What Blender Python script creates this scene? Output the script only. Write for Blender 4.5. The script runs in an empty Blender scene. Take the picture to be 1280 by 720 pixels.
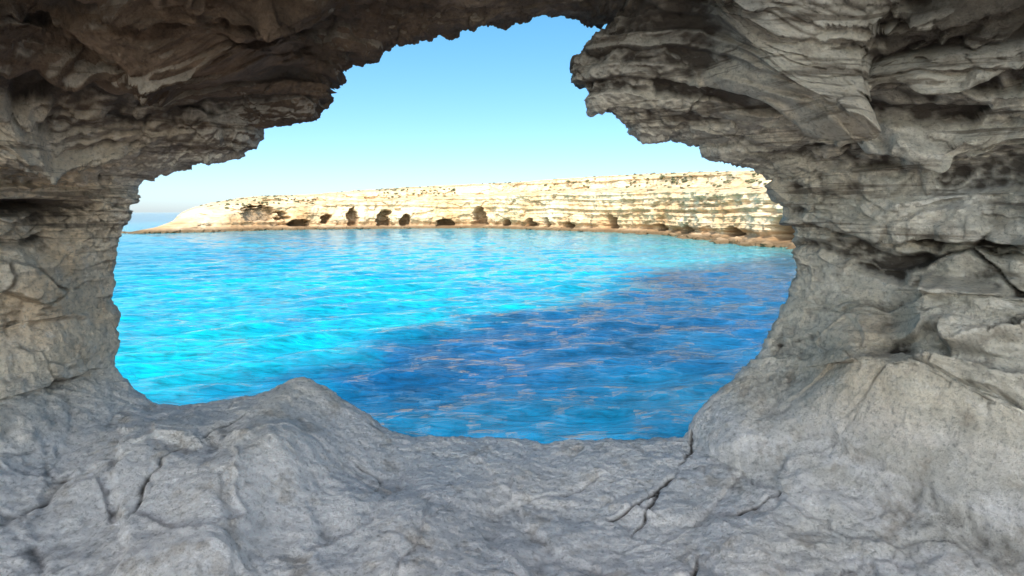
import bpy, math, numpy as np
from mathutils import Vector
rng = np.random.default_rng(7)
CAMZ = 6.0

# ------------------------------------------------------------------ noise
_perm = rng.permutation(256).astype(np.int32)
_perm = np.concatenate([_perm, _perm])
_g = rng.normal(size=(256, 3)).astype(np.float32)
_g /= np.linalg.norm(_g, axis=1)[:, None]
_r = rng.random((256, 4)).astype(np.float32)

def perlin(x, y, z):
    xf = np.floor(x); yf = np.floor(y); zf = np.floor(z)
    xi = xf.astype(np.int32) & 255; yi = yf.astype(np.int32) & 255; zi = zf.astype(np.int32) & 255
    x = (x - xf).astype(np.float32); y = (y - yf).astype(np.float32); z = (z - zf).astype(np.float32)
    u = x*x*x*(x*(x*6-15)+10); v = y*y*y*(y*(y*6-15)+10); w = z*z*z*(z*(z*6-15)+10)
    out = 0
    for i in (0, 1):
        a = _perm[(xi+i) & 255]; wx = u if i else 1-u
        for j in (0, 1):
            b = _perm[(a+yi+j) & 255]; wy = v if j else 1-v
            for k in (0, 1):
                h = _perm[(b+zi+k) & 255]; wz = w if k else 1-w
                g = _g[h]
                out = out + wx*wy*wz*(g[..., 0]*(x-i)+g[..., 1]*(y-j)+g[..., 2]*(z-k))
    return out*1.5

def fbm(x, y, z, octaves=4, gain=0.5, ridged=False):
    o = 0; a = 1.0; n = 0
    for i in range(octaves):
        p = perlin(x+17.3*i, y-9.1*i, z+5.7*i)
        if ridged: p = 1-2*np.abs(p)
        o = o + a*p; n += a; a *= gain
        x = x*2.03; y = y*2.01; z = z*1.99
    return o/n

def voronoi(x, y, z):
    xi = np.floor(x).astype(np.int32); yi = np.floor(y).astype(np.int32); zi = np.floor(z).astype(np.int32)
    f1 = np.full(x.shape, 9., np.float32); f2 = f1.copy(); val = np.zeros(x.shape, np.float32)
    for i in (-1, 0, 1):
        a = _perm[(xi+i) & 255]
        for j in (-1, 0, 1):
            b = _perm[(a+yi+j) & 255]
            for k in (-1, 0, 1):
                h = _perm[(b+zi+k) & 255]
                r = _r[h]
                d = np.sqrt((xi+i+r[..., 0]-x)**2+(yi+j+r[..., 1]-y)**2+(zi+k+r[..., 2]-z)**2).astype(np.float32)
                m = d < f1
                f2 = np.where(m, f1, np.minimum(f2, d)); val = np.where(m, r[..., 3], val); f1 = np.where(m, d, f1)
    return f1, f2, val

def sstep(a, b, x):
    t = np.clip((x-a)/(b-a), 0, 1); return t*t*(3-2*t)

def layers(s, sharp=.75):
    k = np.floor(s).astype(np.int32); f = s-np.floor(s)
    a = _r[k & 255, 3]; b = _r[(k+1) & 255, 3]
    return a+(b-a)*sstep(sharp, 1.0, f)

def csmooth(a, sig):
    n = len(a); k = np.fft.fftfreq(n)*n
    f = np.exp(-0.5*(2*np.pi*k*sig/n)**2)
    return np.real(np.fft.ifft(np.fft.fft(a)*f))

def blur2(A, sig):
    k0 = np.fft.fftfreq(A.shape[0]); k1 = np.fft.fftfreq(A.shape[1])
    G = np.exp(-2*(np.pi*sig)**2*(k0[:, None]**2+k1[None, :]**2))
    return np.real(np.fft.ifft2(np.fft.fft2(A)*G))

def segdist(X, Y, pts):
    best = np.full(X.shape, 99.)
    for (ax, ay), (bx, by) in zip(pts[:-1], pts[1:]):
        L2 = (bx-ax)**2+(by-ay)**2
        h = np.clip(((X-ax)*(bx-ax)+(Y-ay)*(by-ay))/L2, 0, 1)
        best = np.minimum(best, np.hypot(X-ax-h*(bx-ax), Y-ay-h*(by-ay)))
    return best

# ------------------------------------------------------------------ mesh helpers
def grid_object(name, P, mat, wrap=False, attrs=None):
    nv, nu, _ = P.shape
    me = bpy.data.meshes.new(name)
    me.vertices.add(nv*nu)
    me.vertices.foreach_set("co", P.reshape(-1).astype(np.float32))
    idx = np.arange(nv*nu, dtype=np.int32).reshape(nv, nu)
    if wrap:
        nx = np.roll(idx, -1, axis=1)
        a, b, c, d = idx[:-1], nx[:-1], nx[1:], idx[1:]
    else:
        a, b, c, d = idx[:-1, :-1], idx[:-1, 1:], idx[1:, 1:], idx[1:, :-1]
    q = np.stack([a, b, c, d], -1).reshape(-1, 4)
    me.loops.add(q.size); me.polygons.add(len(q))
    me.loops.foreach_set("vertex_index", q.reshape(-1))
    me.polygons.foreach_set("loop_start", np.arange(0, q.size, 4, dtype=np.int32))
    me.update(calc_edges=True)
    me.polygons.foreach_set("use_smooth", np.ones(len(q), dtype=bool))
    for k, v in (attrs or {}).items():
        at = me.attributes.new(k, 'FLOAT', 'POINT')
        at.data.foreach_set("value", v.reshape(-1).astype(np.float32))
    me.update()
    ob = bpy.data.objects.new(name, me); bpy.context.collection.objects.link(ob)
    me.materials.append(mat)
    return ob

def grid_normals(P, wrap):
    if wrap: du = np.roll(P, -1, 1)-np.roll(P, 1, 1)
    else: du = np.gradient(P, axis=1)
    dv = np.gradient(P, axis=0)
    n = np.cross(du, dv); l = np.linalg.norm(n, axis=2, keepdims=True)
    return n/np.maximum(l, 1e-9)

class NT:
    def __init__(s, name):
        s.m = bpy.data.materials.new(name); s.m.use_nodes = True
        s.t = s.m.node_tree; s.t.nodes.clear()
        s.out = s.n('ShaderNodeOutputMaterial'); s.b = s.n('ShaderNodeBsdfPrincipled')
        s.l(s.b.outputs[0], s.out.inputs[0])
    def n(s, t, **k):
        x = s.t.nodes.new(t)
        for a, v in k.items(): setattr(x, a, v)
        return x
    def l(s, a, b): s.t.links.new(a, b)
    def put(s, v, inp):
        if isinstance(v, bpy.types.NodeSocket): s.l(v, inp)
        else: inp.default_value = v
    def coord(s, scale=(1, 1, 1)):
        g = s.n('ShaderNodeTexCoord'); m = s.n('ShaderNodeMapping'); m.inputs['Scale'].default_value = scale
        s.l(g.outputs['Object'], m.inputs[0]); return m.outputs[0]
    def noise(s, co, scale, detail=5, rough=0.55, dist=0.0):
        x = s.n('ShaderNodeTexNoise'); s.l(co, x.inputs['Vector'])
        x.inputs['Scale'].default_value = scale; x.inputs['Detail'].default_value = detail
        x.inputs['Roughness'].default_value = rough; x.inputs['Distortion'].default_value = dist
        return x.outputs['Fac']
    def ramp(s, f, stops):
        x = s.n('ShaderNodeValToRGB'); s.l(f, x.inputs[0]); e = x.color_ramp.elements
        while len(e) < len(stops): e.new(0.5)
        for i, (p, c) in enumerate(stops):
            e[i].position = p
            e[i].color = (c, c, c, 1) if not isinstance(c, tuple) else (*c, 1)
        return x.outputs[0]
    def mix(s, f, a, b, mode='MIX'):
        x = s.n('ShaderNodeMix', data_type='RGBA', blend_type=mode)
        s.put(f, x.inputs[0])
        for v, i in ((a, 6), (b, 7)):
            s.put((*v, 1) if isinstance(v, tuple) else v, x.inputs[i])
        return x.outputs[2]
    def math(s, op, a, b=0.0, clamp=False):
        x = s.n('ShaderNodeMath', operation=op, use_clamp=clamp)
        s.put(a, x.inputs[0]); s.put(b, x.inputs[1]); return x.outputs[0]
    def attr(s, name):
        x = s.n('ShaderNodeAttribute'); x.attribute_name = name; return x.outputs['Fac']
    def maprange(s, v, a, b, c=0.0, d=1.0):
        x = s.n('ShaderNodeMapRange'); s.l(v, x.inputs[0])
        for i, q in enumerate((a, b, c, d)): x.inputs[i+1].default_value = q
        return x.outputs[0]
    def bump(s, h, strength, dist, prev=None):
        x = s.n('ShaderNodeBump'); x.inputs['Strength'].default_value = strength; x.inputs['Distance'].default_value = dist
        s.l(h, x.inputs['Height'])
        if prev is not None: s.l(prev, x.inputs['Normal'])
        return x.outputs[0]

# ------------------------------------------------------------------ cave rock material
def cave_material():
    s = NT('cave_limestone'); co = s.coord(); flat = s.coord((1, 1, 3.2)); beds = s.coord((.5, .5, 9))
    big = s.noise(co, 1.1, 6, 0.6, 0.4); med = s.noise(co, 6, 6, 0.65); fine = s.noise(co, 45, 5, 0.7)
    col = s.ramp(big, [(0.3, (0.78, 0.67, 0.53)), (0.5, (0.90, 0.82, 0.69)), (0.7, (0.96, 0.92, 0.84))])
    geo = s.n('ShaderNodeNewGeometry')
    sp = s.n('ShaderNodeSeparateXYZ'); s.l(geo.outputs['Position'], sp.inputs[0])
    sn = s.n('ShaderNodeSeparateXYZ'); s.l(geo.outputs['Normal'], sn.inputs[0])
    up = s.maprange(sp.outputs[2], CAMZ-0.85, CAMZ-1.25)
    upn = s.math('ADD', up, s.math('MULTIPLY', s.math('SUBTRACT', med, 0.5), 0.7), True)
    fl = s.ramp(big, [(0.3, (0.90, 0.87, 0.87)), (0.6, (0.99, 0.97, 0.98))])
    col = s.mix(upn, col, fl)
    lf = s.maprange(sp.outputs[0], -1.6, -2.5)
    lf = s.math('MULTIPLY', lf, s.ramp(s.noise(co, 2.2, 4), [(0.38, 0.1), (0.6, 0.65)]))
    lf = s.math('MULTIPLY', lf, s.maprange(sp.outputs[2], CAMZ-1.2, CAMZ-.6))
    col = s.mix(lf, col, (0.84, 0.60, 0.37))
    rt = s.math('MULTIPLY', s.maprange(sp.outputs[0], 0.6, 1.8), s.ramp(s.noise(flat, 2.4, 6, .65), [(0.42, 0.0), (0.58, 0.5)]))
    col = s.mix(rt, col, (0.55, 0.52, 0.44))
    col = s.mix(s.ramp(med, [(0.33, 0.45), (0.45, 0.0)]), col, (0.36, 0.28, 0.21))
    col = s.mix(s.ramp(s.noise(co, 14, 5, .7), [(0.54, 0.0), (0.68, 0.35)]), col, (0.95, 0.92, 0.88))
    # thin darker bedding partings above the boulder level
    bd = s.math('MULTIPLY', s.maprange(sp.outputs[2], CAMZ-.45, CAMZ-.1), s.ramp(s.noise(beds, 2.6, 5, .6, .15), [(.37, .8), (.46, 0.)]))
    col = s.mix(bd, col, (0.22, 0.18, 0.14))
    # dark brown roof beds, with shade under the ledges painted into the colour
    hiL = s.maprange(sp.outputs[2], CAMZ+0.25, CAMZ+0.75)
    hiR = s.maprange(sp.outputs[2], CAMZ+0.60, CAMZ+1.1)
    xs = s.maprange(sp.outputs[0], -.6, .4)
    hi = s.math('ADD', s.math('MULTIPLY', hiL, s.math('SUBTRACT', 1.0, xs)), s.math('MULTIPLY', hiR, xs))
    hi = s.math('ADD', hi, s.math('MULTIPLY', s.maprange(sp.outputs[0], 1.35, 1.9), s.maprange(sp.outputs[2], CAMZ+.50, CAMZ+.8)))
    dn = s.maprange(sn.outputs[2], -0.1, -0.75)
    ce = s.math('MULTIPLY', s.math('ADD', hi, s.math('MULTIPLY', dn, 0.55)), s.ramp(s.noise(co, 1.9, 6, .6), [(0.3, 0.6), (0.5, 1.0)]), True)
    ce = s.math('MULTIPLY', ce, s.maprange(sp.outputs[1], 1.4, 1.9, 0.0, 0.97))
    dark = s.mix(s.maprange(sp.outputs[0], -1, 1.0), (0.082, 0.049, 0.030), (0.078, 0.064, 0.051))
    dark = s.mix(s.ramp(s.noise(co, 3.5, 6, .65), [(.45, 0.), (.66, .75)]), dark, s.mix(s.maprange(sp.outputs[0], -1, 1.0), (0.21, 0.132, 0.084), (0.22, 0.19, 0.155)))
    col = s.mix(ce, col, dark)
    col = s.mix(0.7, col, s.ramp(fine, [(0.32, 0.45), (0.46, 1.0), (0.7, 1.2)]), 'MULTIPLY')
    cav_shade = s.attr('cav_shade')
    col = s.mix(s.ramp(cav_shade, [(0.05, 0.92), (0.28, .4), (0.5, 0.0)]), col, (0.07, 0.055, 0.045))
    # unseen rear rock and terrace whitened, added as a reflector for the cave
    col = s.mix(s.maprange(sp.outputs[1], 2.1, 1.4, 0.0, 0.88), col, (0.95, 0.90, 0.82))
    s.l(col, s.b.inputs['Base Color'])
    s.b.inputs['Roughness'].default_value = 0.9; s.b.inputs['Specular IOR Level'].default_value = 0.25
    n1 = s.bump(s.noise(co, 18, 7, 0.78), 1.0, 0.06)
    n3 = s.bump(s.noise(co, 110, 4, 0.7), 1.0, 0.010, n1)
    s.l(n3, s.b.inputs['Normal'])
    return s.m

# ------------------------------------------------------------------ the sea cave: wall with its window, room behind
rim = np.array([(-2.415,0),(-2.41,.185),(-2.275,.265),(-2.0,.325),(-1.7,.365),(-1.61,.425),(-1.59,.55),(-1.425,.575),(-1.225,.60),
(-1.175,.70),(-1.16,.825),(-1.11,.915),(-.95,1.015),(-.775,1.115),(-.6,1.165),(-.35,1.185),(-.15,1.2),(.05,1.25),(.3,1.285),(.475,1.28),
(.625,1.28),(.745,1.28),(.735,1.15),(.535,1.085),(.49,.985),(.41,.9),(.435,.775),(.525,.65),(.65,.575),(.8,.485),(1.0,.475),(1.2,.465),
(1.225,.375),(1.35,.31),(1.525,.285),(1.65,.235),(1.675,.15),(1.75,.1),(1.77,-.05),(1.81,-.125),(1.8,-.275),(1.8,-.425),(1.76,-.6),
(1.635,-.775),(1.535,-.925),(1.36,-1.075),(1.21,-1.2),(1.12,-1.325),(1.07,-1.425),(.8,-1.445),(.65,-1.435),(.4,-1.45),(.2,-1.485),(0,-1.45),
(-.25,-1.45),(-.6,-1.425),(-.75,-1.385),(-.925,-1.275),(-1.05,-1.2),(-1.175,-1.115),(-1.325,-1.055),(-1.45,-1.115),(-1.6,-1.17),(-1.75,-1.20),
(-1.95,-1.235),(-2.175,-1.235),(-2.3,-1.185),(-2.45,-1.05),(-2.525,-.975),(-2.505,-.825),(-2.54,-.675),(-2.58,-.6),(-2.55,-.375),(-2.53,-.225),(-2.475,-.125)])
NU = 1700
cl = np.vstack([rim, rim[:1]]); seg = np.linalg.norm(np.diff(cl, axis=0), axis=1); S = np.concatenate([[0], np.cumsum(seg)])
ss = np.linspace(0, S[-1], NU, endpoint=False)
RX = np.interp(ss, S, cl[:, 0]); RZ = np.interp(ss, S, cl[:, 1])
RX = csmooth(RX, 2); RZ = csmooth(RZ, 2)
SX = csmooth(RX, 60); SZ = csmooth(RZ, 60)
ang = np.unwrap(np.arctan2(SZ+0.1, SX+0.3))
base_line = np.linspace(0, -2*np.pi, NU, endpoint=False)
dev = csmooth(ang-ang[0]-base_line, 25)
ang = ang[0]+base_line+dev
def sup(a, cx, cz, hw, up, dn, e):
    c, s_ = np.cos(a), np.sin(a); h = np.where(s_ > 0, up, dn)
    r = (np.abs(c/hw)**e+np.abs(s_/h)**e)**(-1/e)
    return cx+r*c, cz+r*s_
ROX, ROZ = sup(ang, 0.0, 0.0, 3.3, 1.95, 1.68, 3.0)
OUX, OUZ = sup(ang, 0.0, 0.0, 14, 2.6, 7.5, 4)
RY0 = 3.8
NI, NE = 540, 80
t = np.linspace(0, 1, NI)
d = 10*t**2.2
te = np.linspace(1, 0, NE, endpoint=False)
e = 1.3*te**1.6
P = np.zeros((NE+NI, NU, 3))
we = np.where(e < .25, 0.03*(e/0.25)**2, 0.03+0.97*(np.clip(e-.25, 0, 9)/1.05)**1.5)
P[:NE, :, 0] = RX+(OUX-RX)*we[:, None]; P[:NE, :, 2] = RZ+(OUZ-RZ)*we[:, None]; P[:NE, :, 1] = RY0+e[:, None]
# the window is a short thick tunnel, flaring into the chamber
w = 1-np.exp(-d/0.95)
w = w*(1-np.exp(-d/0.22)*0.75)
P[NE:, :, 0] = RX+(ROX-RX)*w[:, None]; P[NE:, :, 2] = RZ+(ROZ-RZ)*w[:, None]; P[NE:, :, 1] = RY0-d[:, None]
DE = 4.9  # unseen rear, opened and flared to let bounce light into the cave
um = sstep(-1.5, -1.0, ROZ)[None, :]
P[NE:, :, 0] *= 1+.6*sstep(1.3, 4.2, d)[:, None]
P[NE:, :, 2] = np.where(P[NE:, :, 2] > 0, P[NE:, :, 2]*(1+.5*sstep(1.2, 3.4, d)[:, None]), P[NE:, :, 2])
bk = np.clip((d-DE)/(10-DE), 0, 1)[:, None]
P[NE:, :, 0] *= 1+1.6*bk*um+1.0*bk*(1-um)
P[NE:, :, 2] *= 1+1.2*bk*um
P[NE:, :, 1] = np.where(d[:, None] > DE, RY0-DE-(d[:, None]-DE)*(0.15*um+1.6*(1-um)), P[NE:, :, 1])
sd = fbm(P[..., 0]*0.9, P[..., 1]*0.3+3, P[..., 2]*0.9, 2)
P[..., 1] += sd*0.18
N = grid_normals(P, True)
mid = P[NE+60]; c = mid.mean(0)
if ((c-mid)*N[NE+60]).sum() < 0: N = -N     # normals point into the room
X, Y, Z = P[..., 0], P[..., 1], P[..., 2]
D = np.concatenate([-e, d])[:, None]*np.ones((1, NU))
edge = sstep(0.04, 0.55, np.abs(D))
floor = sstep(-0.9, -1.25, Z); roof = sstep(0.3, 0.9, Z); wall = 1-floor
upper = sstep(-.45, -.05, Z)
amp = 0.11+0.89*edge
disp = fbm(X*1.1, Y*1.1, Z*1.1, 3)*0.26*edge*(1-.5*floor)
med = fbm(X*3.2+5, Y*3.2, Z*3.6, 4, .55); disp += med*0.10*amp*(1-.65*floor)
rg = fbm(X*7+5, Y*7, Z*8, 4, .55, True); disp += rg*0.022*(0.3+0.7*upper)
wx = X+0.2*perlin(X*2.3, Y*2.3, Z*2.3)+.05*perlin(X*9, Y*9, Z*9); wy = Y+.2*perlin(X*2.3+7, Y*2.3, Z*2.3); wz = Z+0.06*perlin(X*3+9, Y*3, Z*3)+.03*perlin(X*10+9, Y*10, Z*10)
f1, f2, cell = voronoi(wx*2.0+3, wy*2.0, wz*5.0)
soft = sstep(0.0, 0.06, f2-f1)
disp += (cell-.5)*0.22*wall*amp*soft
f1d, f2d, celld = voronoi(wx*6+3, wy*6, wz*13)
disp += (celld-.5)*0.06*wall*(.35+.65*upper)*sstep(0, .08, f2d-f1d)
# bedding ledges (thick and thin beds)
zz = Z+0.03*X+0.03*perlin(X*1.1, Y*1.1, Z*0+2)
band = sstep(-0.35, 0.0, Z)
low_ = 0.15*(1-floor)
l1 = layers(zz/0.25+0.08*med, .93)
l2 = layers(zz/0.075+0.14*med+.12*perlin(X*5, Y*5, Z*5), .82)
disp += (l1-.5)*0.30*np.maximum(band, low_)*amp
disp += (l2-.5)*0.15*np.maximum(band, low_)*(.35+.65*amp)*sstep(-.4, 0., perlin(X*1.2, Y*1.2, Z*2+3))
# projecting beds: undersides run along both side walls
dq = np.clip(D, 0, 3)
jn = .05*perlin(X*2.2, Y*2.2, Z*0+6)+.02*perlin(X*9, Y*9, Z*0)
inner = sstep(.12, .6, D)
sideL = sstep(-.9, -1.5, X); sideR = sstep(.9, 1.4, X)
disp += sideL*inner*(.26*sstep(0, .035, Z-.32-.12*dq+jn)+.32*sstep(0, .045, Z-.64-.22*dq+jn))
disp += sideR*inner*(.26*sstep(0, .035, Z-.36-.05*dq+jn)+.30*sstep(0, .045, Z-.70-.12*dq+jn))
# floor relief and fractures
disp += fbm(X*4, Y*2.4, Z*4+2, 4, .55, True)*.020*floor
fbk = voronoi(wx*1.7, wy*1.7+3, Z*.5)
disp += (fbk[2]-.5)*.06*floor*edge*sstep(0, .05, fbk[1]-fbk[0])
fc = np.abs(perlin(X*1.3+0.8*Y+4, Y*0.9-2, Z*0.3)+.05*perlin(X*8, Y*8, Z))
fc2 = np.abs(perlin(X*2.6-1.1*Y+14, Y*1.3-2, Z*0.3)+.05*perlin(X*8+4, Y*8, Z))
crf = (1-sstep(0.0, 0.022, fc))+(1-sstep(0.0, 0.025, fc2))*.8
crmask = sstep(-0.05, .2, perlin(X*1.7, Y*1.7, Z+8))
wob = .05*perlin(X*5, Y*5, Z*0+3)+.02*perlin(X*16, Y*16, Z*0)
ck = np.minimum(segdist(X+wob, Y, [(1.1, 3.75), (1.02, 3.55), (.8, 3.3), (.57, 2.92)]), segdist(X+wob, Y, [(.45, 3.1), (.62, 3.15), (.8, 3.3)]))
ck = np.minimum(ck, segdist(X+wob, Y, [(1.4, 3.1), (.95, 2.95), (.75, 2.6)]))
ck = np.minimum(ck, segdist(X+wob, Y, [(-1.5, 3.5), (-1.75, 3.1), (-1.7, 2.7)]))
ck = np.exp(-(ck/.011)**2)*sstep(-.45, 0, perlin(X*3, Y*3, Z*0+7))
disp -= (crf*crmask*.6+ck)*0.022*floor
ridge = np.exp(-(segdist(X+.3*wob, Y, [(-1.32, 3.8), (-1.2, 3.4), (-1.35, 3.0), (-1.3, 2.5)])/.2)**2)*floor
disp += ridge*.12*inner
fch = layers((X*.8+Y*.5+.15*med)/0.33, .9); disp += (fch-.5)*.06*floor*edge
# pits
f1c, f2c, cc = voronoi(X*5+1+.2*med, Y*5, Z*7)
pit = (1-sstep(0.05, 0.34, f1c))*(cc > 0.6)
disp -= pit*0.06*(0.05*floor+wall*(.3+.5*upper))
# joint between boulder and beds on the right wall
zg = -0.2-0.23*(X-1.8)+0.07*perlin(X*3, Y*3, Z*0)+.02*perlin(X*11, Y*11, Z*0)
right = sstep(1.6, 2.0, X)
gr = np.exp(-((Z-zg)/0.022)**2)*right*sstep(-.25, .15, perlin(X*2, Y*2, Z*0+4))
disp -= gr*0.08
disp += right*(1-sstep(-.08, -.01, Z-zg))*sstep(-1.5, -1.1, Z)*0.24*edge
fgz = Z+1.40-0.06*perlin(X*2, Y*2, Z)
fg = np.exp(-(fgz/0.05)**2)*sstep(1.2, 1.9, X)*sstep(-.2, .2, perlin(X*1.6, Y*1.6, Z*0+1))
disp -= fg*0.06
# vertical fractures through the boulder
vf = np.exp(-((Y+.45*Z+.09*perlin(X*3, Z*4, Y)-2.66)/.010)**2)*right*sstep(-.45, -.6, Z)
disp -= vf*.03
for bx, by, bz, br, ba in [(2.3,3.2,-.85,.6,.30),(2.7,3.0,-.1,.3,.14),(1.25,3.2,.8,.42,.30),(2.5,2.8,1.2,.5,-.28),(-2.8,3.3,-.6,.4,.16),
                           (-.9,3.0,-1.45,.4,.06),(.9,2.9,-1.55,.5,.06),(1.75,3.5,-1.3,.22,.12),(-1.9,3.2,-1.4,.5,.12),
                           (-2.7,3.4,0.05,.25,-.16),(2.2,3.4,.1,.25,.12),(2.15,3.45,-.72,.14,-.12),(1.9,3.5,-.95,.2,.08),
                           (2.4,3.4,-1.45,.12,-.18),(-1.04,3.3,-1.5,.05,-.08),(-1.0,3.05,-1.55,.04,-.07),(1.35,3.5,-1.35,.18,.08)]:
    r2 = ((X-bx)**2+(Y-by)**2+(Z-bz)**2)/br**2
    disp += ba*np.exp(-r2)
fn = fbm(X*20, Y*20, Z*26, 3, .6); disp += fn*(0.013+.010*upper)
P2 = P+N*disp[..., None]
jag = fbm(X*9, Y*9+3, Z*9, 3, .6)*0.025*np.exp(-np.abs(D)/0.2)
P2 += N*jag[..., None]
# recesses relative to surroundings: occlusion shade baked into the rock colour
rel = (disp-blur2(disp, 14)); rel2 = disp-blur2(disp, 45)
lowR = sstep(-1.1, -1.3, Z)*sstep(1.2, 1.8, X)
cav_shade = np.clip(0.57+.05*lowR+rel*(5.0-1.5*floor)*(1-.4*lowR)+rel2*(1.6-.9*floor)*(1-.6*lowR)+fn*0.35-pit*0.15*wall-(ck+.5*crf*crmask)*0.5*floor-fg*.15-vf*.35, 0, 1)
P2[..., 2] += CAMZ
cave = grid_object('sea_cave', P2, cave_material(), True, {'cav_shade': cav_shade})

# ------------------------------------------------------------------ opposite headland
coast = np.array([(-140,190,-3),(-116,176,-1),(-108,172,1.2),(-101,173,2.6),(-94,180,4.6),(-86,194,8.8),(-79,205,11.8),(-65,213,13),(-54,217,14.5),
(-33,224,16.6),(-12,228,18.2),(3,214,19),(15.6,199,19.2),(26,184,18.8),(35.6,170,18.2),(43,148,16.8),(44,116,15.1),(46.5,97,13.6),(50,61,12),(66,10,10)], float)
cs = np.concatenate([[0], np.cumsum(np.linalg.norm(np.diff(coast[:, :2], axis=0), axis=1))])
NC = 1500
q = np.linspace(0, cs[-1], NC)
def sm(a, k):
    kk = np.exp(-0.5*(np.arange(-3*k, 3*k+1)/k)**2); kk /= kk.sum()
    return np.convolve(np.pad(a, 3*k, mode='edge'), kk, 'valid')
CX = sm(np.interp(q, cs, coast[:, 0]), 12); CY = sm(np.interp(q, cs, coast[:, 1]), 12); CH = sm(np.interp(q, cs, coast[:, 2]), 10)
tx = np.gradient(sm(CX, 60)); ty = np.gradient(sm(CY, 60)); L = np.hypot(tx, ty)
nx, ny = -ty/L, tx/L      # inland side
vs = np.array([0, .08, .12, .56, .60, .64, .76, .80, .90, 1.0])
off = np.array([-2, .8, 2.2, 4.6, 6.5, 10, 12, 15, 34, 230.])
hz = np.array([-1.5, .5, 1.2, .64, .68, .72, .90, .94, 1.0, .93])
NVV = 230
v = np.linspace(0, 1, NVV)
O = np.interp(v, vs, off)[:, None]*np.ones((1, NC))
Hh = np.zeros((NVV, NC))
for i in range(NC):
    H = CH[i]; zz_ = [-1.5, min(.5, .25*H), min(1.3, .4*H)]+[f*H for f in hz[3:]]
    Hh[:, i] = np.interp(v, vs, zz_)
plat = sstep(17, 60, O)
dx = nx*(1-plat)+0.15*plat; dy = ny*(1-plat)+1.0*plat
dO = np.diff(O, axis=0, prepend=O[:1]*0-2)
PX = CX-2*nx+np.cumsum(dO*dx, axis=0); PY = CY-2*ny+np.cumsum(dO*dy, axis=0); PZ = Hh
F = np.stack([PX, PY, PZ], -1)
X, Y, Z = PX, PY, PZ
hs = np.clip(CH/14, 0.12, 1.1)[None, :]
face = sstep(.07, .14, v)[:, None]*(1-sstep(.78, .84, v)[:, None])
bay = fbm(X*0.045, Y*0.045, Z*0.01, 3)
gully = fbm(X*0.16+7, Y*0.16, Z*0.05, 4, .55, True)
mdn = fbm(X*0.5, Y*0.5, Z*0.6, 4, .6)
lowf = fbm(X*0.17, Y*0.17, Z*0.22, 2)
f1, f2, cell = voronoi(X*.22+.4*mdn, Y*.22, Z*.42)
zl = Z+0.5*perlin(X*.05, Y*.05, Z*0+2)+0.02*X
layer = layers(zl/0.75+0.2*mdn, .7); layer2 = layers(zl/2.4+.15*mdn+3, .85)
bed = .5+.5*sstep(-10, 25, X)          # bedding is strongest in the nearer (right) part
ind = (bay*4.5*(1-plat)+(-gully*1.4+mdn*0.7+(cell-.5)*1.5+((layer-.5)*1.1+(layer2-.5)*1.2)*face*bed)*(0.25+0.75*face)*(1-plat))*hs
notch = np.exp(-((Z-1.5)/0.9)**2)*face*1.2; ind += notch*hs
openings = [(-82,202,5.4,14,2.3),(-64,213,3.6,4.5,1.7),(-56,217,4.2,3.8,3.2),(-46,220,3.4,5.0,2.8),(-39,222,2.8,3.0,2.0),(-13,228,3.8,5.6,4.2),(27.5,182,2.9,4.2,3.0),(44.5,107,2.2,9,2.5),
 (5,211,2.0,3.5,1.7),(-25,226,1.9,6,1.4),(38,164,1.8,5,1.3),(-72,209,2.0,6,1.4),(17,197,1.7,5,1.4),(11,204,2.0,3.0,2.1),(43,152,1.7,5,1.3),(44,128,1.7,6,1.4),(-4,220,1.8,4,1.4)]
cave_m = np.zeros_like(X)
for (ox, oy, oz, ow, oh) in openings:
    dd = np.hypot(CX-ox, CY-oy); i0 = int(np.argmin(dd)); al = (q-q[i0])[None, :]
    dz = (Z-oz)/oh; dz = np.where(dz < 0, np.abs(dz)**3*.6, dz)
    rr = np.sqrt(((al+1.6*lowf)/(ow*.5))**2+dz**2)+0.6*mdn+.6*lowf
    cave_m = np.maximum(cave_m, (1-sstep(.75, 1.1, rr))*face)
ind += cave_m*6
F[..., 0] += nx*ind; F[..., 1] += ny*ind
F[..., 2] += (fbm(X*.35, Y*.35, Z*0, 4)*0.6*(1-face)+fbm(X*.05, Y*.05, Z*0+4, 3)*1.0*plat+mdn*.25*face)*hs
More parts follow.
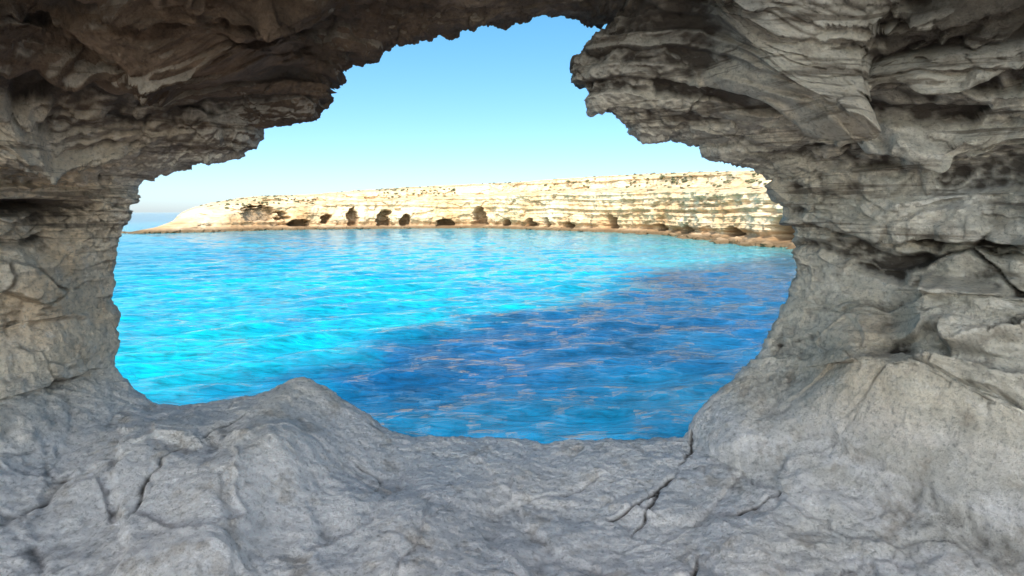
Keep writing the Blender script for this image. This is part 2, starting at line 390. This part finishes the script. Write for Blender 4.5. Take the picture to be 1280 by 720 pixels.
def cliff_material():
    s = NT('sunlit_limestone'); co = s.coord(); st = s.coord((.06, .06, 1.1))
    geo = s.n('ShaderNodeNewGeometry'); sp = s.n('ShaderNodeSeparateXYZ'); s.l(geo.outputs['Position'], sp.inputs[0])
    sn = s.n('ShaderNodeSeparateXYZ'); s.l(geo.outputs['Normal'], sn.inputs[0])
    col = s.ramp(s.noise(co, .09, 6, .6), [(0.32, (.58, .38, .20)), (.45, (.73, .54, .33)), (.6, (.84, .69, .48))])
    col = s.mix(0.75, col, s.ramp(s.noise(st, 1.3, 6, .65), [(.34, (.48, .36, .25)), (.46, (1, .96, .90)), (.68, (1.1, 1.06, 1.0))]), 'MULTIPLY')
    col = s.mix(s.ramp(s.noise(co, .7, 6, .7), [(.33, .4), (.41, 0.)]), col, (.44, .26, .13))
    low = s.math('MULTIPLY', s.maprange(sp.outputs[2], 5, 1.2), s.ramp(s.noise(co, .3, 5, .6), [(.38, .35), (.6, 1.)]))
    col = s.mix(s.math('MULTIPLY', low, .75), col, (.44, .25, .12))
    wet = s.maprange(sp.outputs[2], 1.6, 0.5); col = s.mix(s.math('MULTIPLY', wet, .9), col, (.11, .075, .04))
    top = s.math('MULTIPLY', s.maprange(sn.outputs[2], .55, .85), s.maprange(sp.outputs[2], 5, 10))
    soil = s.ramp(s.noise(co, .35, 6, .7), [(.38, (.26, .21, .10)), (.46, (.48, .35, .20)), (.65, (.64, .49, .31))])
    col = s.mix(s.math('MULTIPLY', top, .85), col, soil)
    col = s.mix(s.math('MULTIPLY', s.attr('cave_m'), .6), col, (.16, .10, .055))  # cave mouths darkened in the colour to deepen their shade
    s.l(col, s.b.inputs['Base Color']); s.b.inputs['Roughness'].default_value = .95; s.b.inputs['Specular IOR Level'].default_value = .15
    n1 = s.bump(s.noise(st, 2.5, 6, .65), .6, .35)
    n2 = s.bump(s.noise(co, 1.4, 8, .7), .7, .4, n1); s.l(n2, s.b.inputs['Normal'])
    return s.m
cmat = cliff_material()
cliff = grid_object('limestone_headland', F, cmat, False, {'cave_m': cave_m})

# ------------------------------------------------------------------ blobs (shrubs / shoreline rocks) as single meshes
def ico():
    import bmesh
    bm = bmesh.new(); bmesh.ops.create_icosphere(bm, subdivisions=2, radius=1)
    V = np.array([v.co[:] for v in bm.verts]); Fc = np.array([[v.index for v in f.verts] for f in bm.faces]); bm.free(); return V, Fc
IV, IF = ico()
def blobs(name, items, mat, rough, flat):
    VV = []; FF = []; n = 0
    for (x, y, z, r, hsc) in items:
        o = rng.random(3)*50
        k = 1+rough*fbm(IV[:, 0]*1.6+o[0], IV[:, 1]*1.6+o[1], IV[:, 2]*1.6+o[2], 3, .7)
        V = IV*k[:, None]*r*np.array([rng.uniform(.8, 1.5), rng.uniform(.8, 1.3), hsc])
        a = rng.random()*6.28; R = np.array([[math.cos(a), -math.sin(a), 0], [math.sin(a), math.cos(a), 0], [0, 0, 1]])
        VV.append(V@R.T+np.array([x, y, z])); FF.append(IF+n); n += len(IV)
    me = bpy.data.meshes.new(name); me.from_pydata(np.vstack(VV).tolist(), [], np.vstack(FF).tolist()); me.materials.append(mat)
    if not flat: me.polygons.foreach_set("use_smooth", np.ones(len(me.polygons), dtype=bool))
    ob = bpy.data.objects.new(name, me); bpy.context.collection.objects.link(ob); return ob
s = NT('shrub_leaves'); co = s.coord()
s.l(s.ramp(s.noise(co, .8, 5), [(.35, (.07, .085, .035)), (.65, (.17, .16, .08))]), s.b.inputs['Base Color']); s.b.inputs['Roughness'].default_value = .9
items = []
vi0, vi1 = int(.62*NVV), int(.93*NVV)
for _ in range(1100):
    i = rng.integers(150, NC-150); j = rng.integers(vi0, vi1)
    if CH[i] < 8: continue
    p = F[j, i]
    if perlin(np.array([p[0]*.06]), np.array([p[1]*.06]), np.array([3.3]))[0] < 0.0: continue
    r = rng.uniform(.15, .55)
    items.append((p[0], p[1], p[2]+r*.2, r, .6))
blobs('shrubs', items, s.m, 1.1, True)
items = []
for _ in range(230):
    i = int(rng.choice([rng.integers(110, 420), rng.integers(950, 1330), rng.integers(130, 1330)]))
    o = rng.uniform(-4.0, 1.5); r = rng.uniform(.3, 1.3)
    items.append((CX[i]+nx[i]*(o+bay[0, i]*4.5*hs[0, i]), CY[i]+ny[i]*(o+bay[0, i]*4.5*hs[0, i]), rng.uniform(-.2, .3), r, rng.uniform(.4, .8)))
blobs('shoreline_rocks', items, cmat, 1.0, True)

# ------------------------------------------------------------------ sea
nxg, nyg = 950, 1000
b = math.asinh(9000/25)
gx = 25*np.sinh(b*np.linspace(-1, 1, nxg))
tmin = -math.asinh(500/25)/b
gy = 22+25*np.sinh(b*np.linspace(tmin, 1, nyg))
GX, GY = np.meshgrid(gx, gy)
dist = np.hypot(GX, GY-5)
Wz = np.zeros_like(GX)
for i in range(46):
    lam = 1.0*(5/1.0)**rng.random(); a = rng.normal(-1.25, .5); k = 2*np.pi/lam
    ph = k*(GX*math.cos(a)+GY*math.sin(a))+rng.random()*6.28
    Wz += lam*0.0056*np.sin(ph+0.4*np.sin(ph*.5+1))*np.exp(-dist/(lam*60))
Wz += fbm(GX*.5+.1*GY, GY*1.1, GX*0, 3, .55, True)*.05*np.exp(-dist/150)
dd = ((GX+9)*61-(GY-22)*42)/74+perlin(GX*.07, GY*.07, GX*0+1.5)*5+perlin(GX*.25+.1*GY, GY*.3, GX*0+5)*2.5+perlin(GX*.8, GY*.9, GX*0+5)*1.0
deep_shade = sstep(-5.0, 3.0, dd)*(0.80+0.20*sstep(17, 24, GY+3*perlin(GX*.1, GY*.1, GX*0)))  # cliff's shadow band painted into the water colour; offshore depth joins below
deep_shade *= 1-0.6*sstep(75, 120, GY)
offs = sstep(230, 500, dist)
deep_shade = np.maximum(deep_shade, offs*.75)
deep_shade = np.maximum(deep_shade, .35*sstep(-18, -35, GX)*sstep(40, 80, GY))
deep_shade = np.clip(deep_shade+.26*fbm(GX*.05+3, GY*.09, GX*0+9, 4, .55), 0, 1)
sh = np.full(GX.shape, 999.)
near = (dist < 400)
gxn, gyn = GX[near], GY[near]; m = np.full(gxn.shape, 999.)
for i in range(60, NC, 14): m = np.minimum(m, np.hypot(gxn-CX[i], gyn-CY[i]))
sh[near] = m
shore = np.exp(-sh/14)
s = NT('sea_water'); co = s.coord()
dep_shade, sho = s.attr('deep_shade'), s.attr('shore')
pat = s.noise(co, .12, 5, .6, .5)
col = s.mix(dep_shade, s.ramp(pat, [(.35, (0.0, .25, .41)), (.65, (0.0, .38, .45))]), s.ramp(pat, [(.35, (0.0, .034, .10)), (.65, (0.0, .088, .225))]))
col = s.mix(s.math('MULTIPLY', sho, .8), col, (.10, .27, .21))
cr = s.coord((.5, 1.35, 1))
rip = s.noise(cr, 2.1, 5, .62, .6); rip2 = s.noise(cr, .35, 4, .6, .5)
col = s.mix(.75, col, s.ramp(rip, [(.32, .38), (.5, .98), (.64, 1.45)]), 'MULTIPLY')  # light and dark of the ripples painted into the water colour
col = s.mix(.5, col, s.ramp(rip2, [(.35, .65), (.6, 1.2)]), 'MULTIPLY')
s.l(col, s.b.inputs['Base Color']); s.b.inputs['Roughness'].default_value = .05; s.b.inputs['IOR'].default_value = 1.33
s.b.inputs['Specular IOR Level'].default_value = .28
cw = s.coord((.7, 1.5, 1))
n1 = s.bump(rip, 1.0, .17)
n2 = s.bump(s.noise(cw, 5.5, 4, .6, .4), 1.0, .05, n1)
s.l(n2, s.b.inputs['Normal'])
sea = grid_object('sea', np.stack([GX, GY, Wz], -1), s.m, False, {'deep_shade': deep_shade, 'shore': shore})

# ------------------------------------------------------------------ light
el, rot = math.radians(50), math.radians(190)
sd = Vector((math.sin(rot)*math.cos(el), math.cos(rot)*math.cos(el), math.sin(el)))
ld = bpy.data.lights.new('sun', 'SUN'); ld.energy = 5.0; ld.angle = math.radians(.5); ld.color = (1, .93, .83)
lo = bpy.data.objects.new('sun', ld); lo.rotation_euler = sd.to_track_quat('Z', 'Y').to_euler(); lo.location = (0, 0, 40); bpy.context.collection.objects.link(lo)
wd = bpy.data.worlds.new("World"); bpy.context.scene.world = wd; wd.use_nodes = True
nt = wd.node_tree; bg = nt.nodes['Background']
sky = nt.nodes.new('ShaderNodeTexSky'); sky.sky_type = 'NISHITA'; sky.sun_disc = False
sky.sun_elevation = el; sky.sun_rotation = rot; sky.dust_density = 0.5; sky.air_density = 1.0; sky.ozone_density = 1.2
mx = nt.nodes.new('ShaderNodeMix'); mx.data_type = 'RGBA'; mx.blend_type = 'MULTIPLY'; mx.inputs[0].default_value = 1
tc = nt.nodes.new('ShaderNodeTexCoord'); sx = nt.nodes.new('ShaderNodeSeparateXYZ'); nt.links.new(tc.outputs['Generated'], sx.inputs[0])
rp = nt.nodes.new('ShaderNodeValToRGB'); nt.links.new(sx.outputs[2], rp.inputs[0])
el_ = rp.color_ramp.elements
el_[0].position = 0; el_[0].color = (.86, 1.04, 1.42, 1)
el_[1].position = .34; el_[1].color = (.66, 1.30, 1.36, 1)
# unseen sun side of the sky boosted, added to brighten the cave interior
dp = nt.nodes.new('ShaderNodeVectorMath'); dp.operation = 'DOT_PRODUCT'; nt.links.new(tc.outputs['Generated'], dp.inputs[0]); dp.inputs[1].default_value = sd[:]
mr = nt.nodes.new('ShaderNodeMapRange'); nt.links.new(dp.outputs['Value'], mr.inputs[0]); mr.inputs[1].default_value = .35; mr.inputs[2].default_value = .85
sky_fill = nt.nodes.new('ShaderNodeMix'); sky_fill.data_type = 'RGBA'; nt.links.new(mr.outputs[0], sky_fill.inputs[0]); nt.links.new(rp.outputs[0], sky_fill.inputs[6]); sky_fill.inputs[7].default_value = (5.4, 4.6, 3.6, 1)
nt.links.new(sky_fill.outputs[2], mx.inputs[7])
nt.links.new(sky.outputs[0], mx.inputs[6]); nt.links.new(mx.outputs[2], bg.inputs[0]); bg.inputs[1].default_value = .15

# ------------------------------------------------------------------ camera
cam = bpy.data.cameras.new('camera'); co_ = bpy.data.objects.new('camera', cam); bpy.context.collection.objects.link(co_)
co_.location = (0, 0, CAMZ); co_.rotation_euler = (math.radians(90), 0, 0)
cam.sensor_width = 36; cam.lens = 21.46; cam.shift_y = -95/1280; cam.clip_start = .05; cam.clip_end = 30000
sc = bpy.context.scene; sc.camera = co_
sc.view_settings.view_transform = 'Standard'; sc.view_settings.look = 'None'; sc.view_settings.exposure = 0
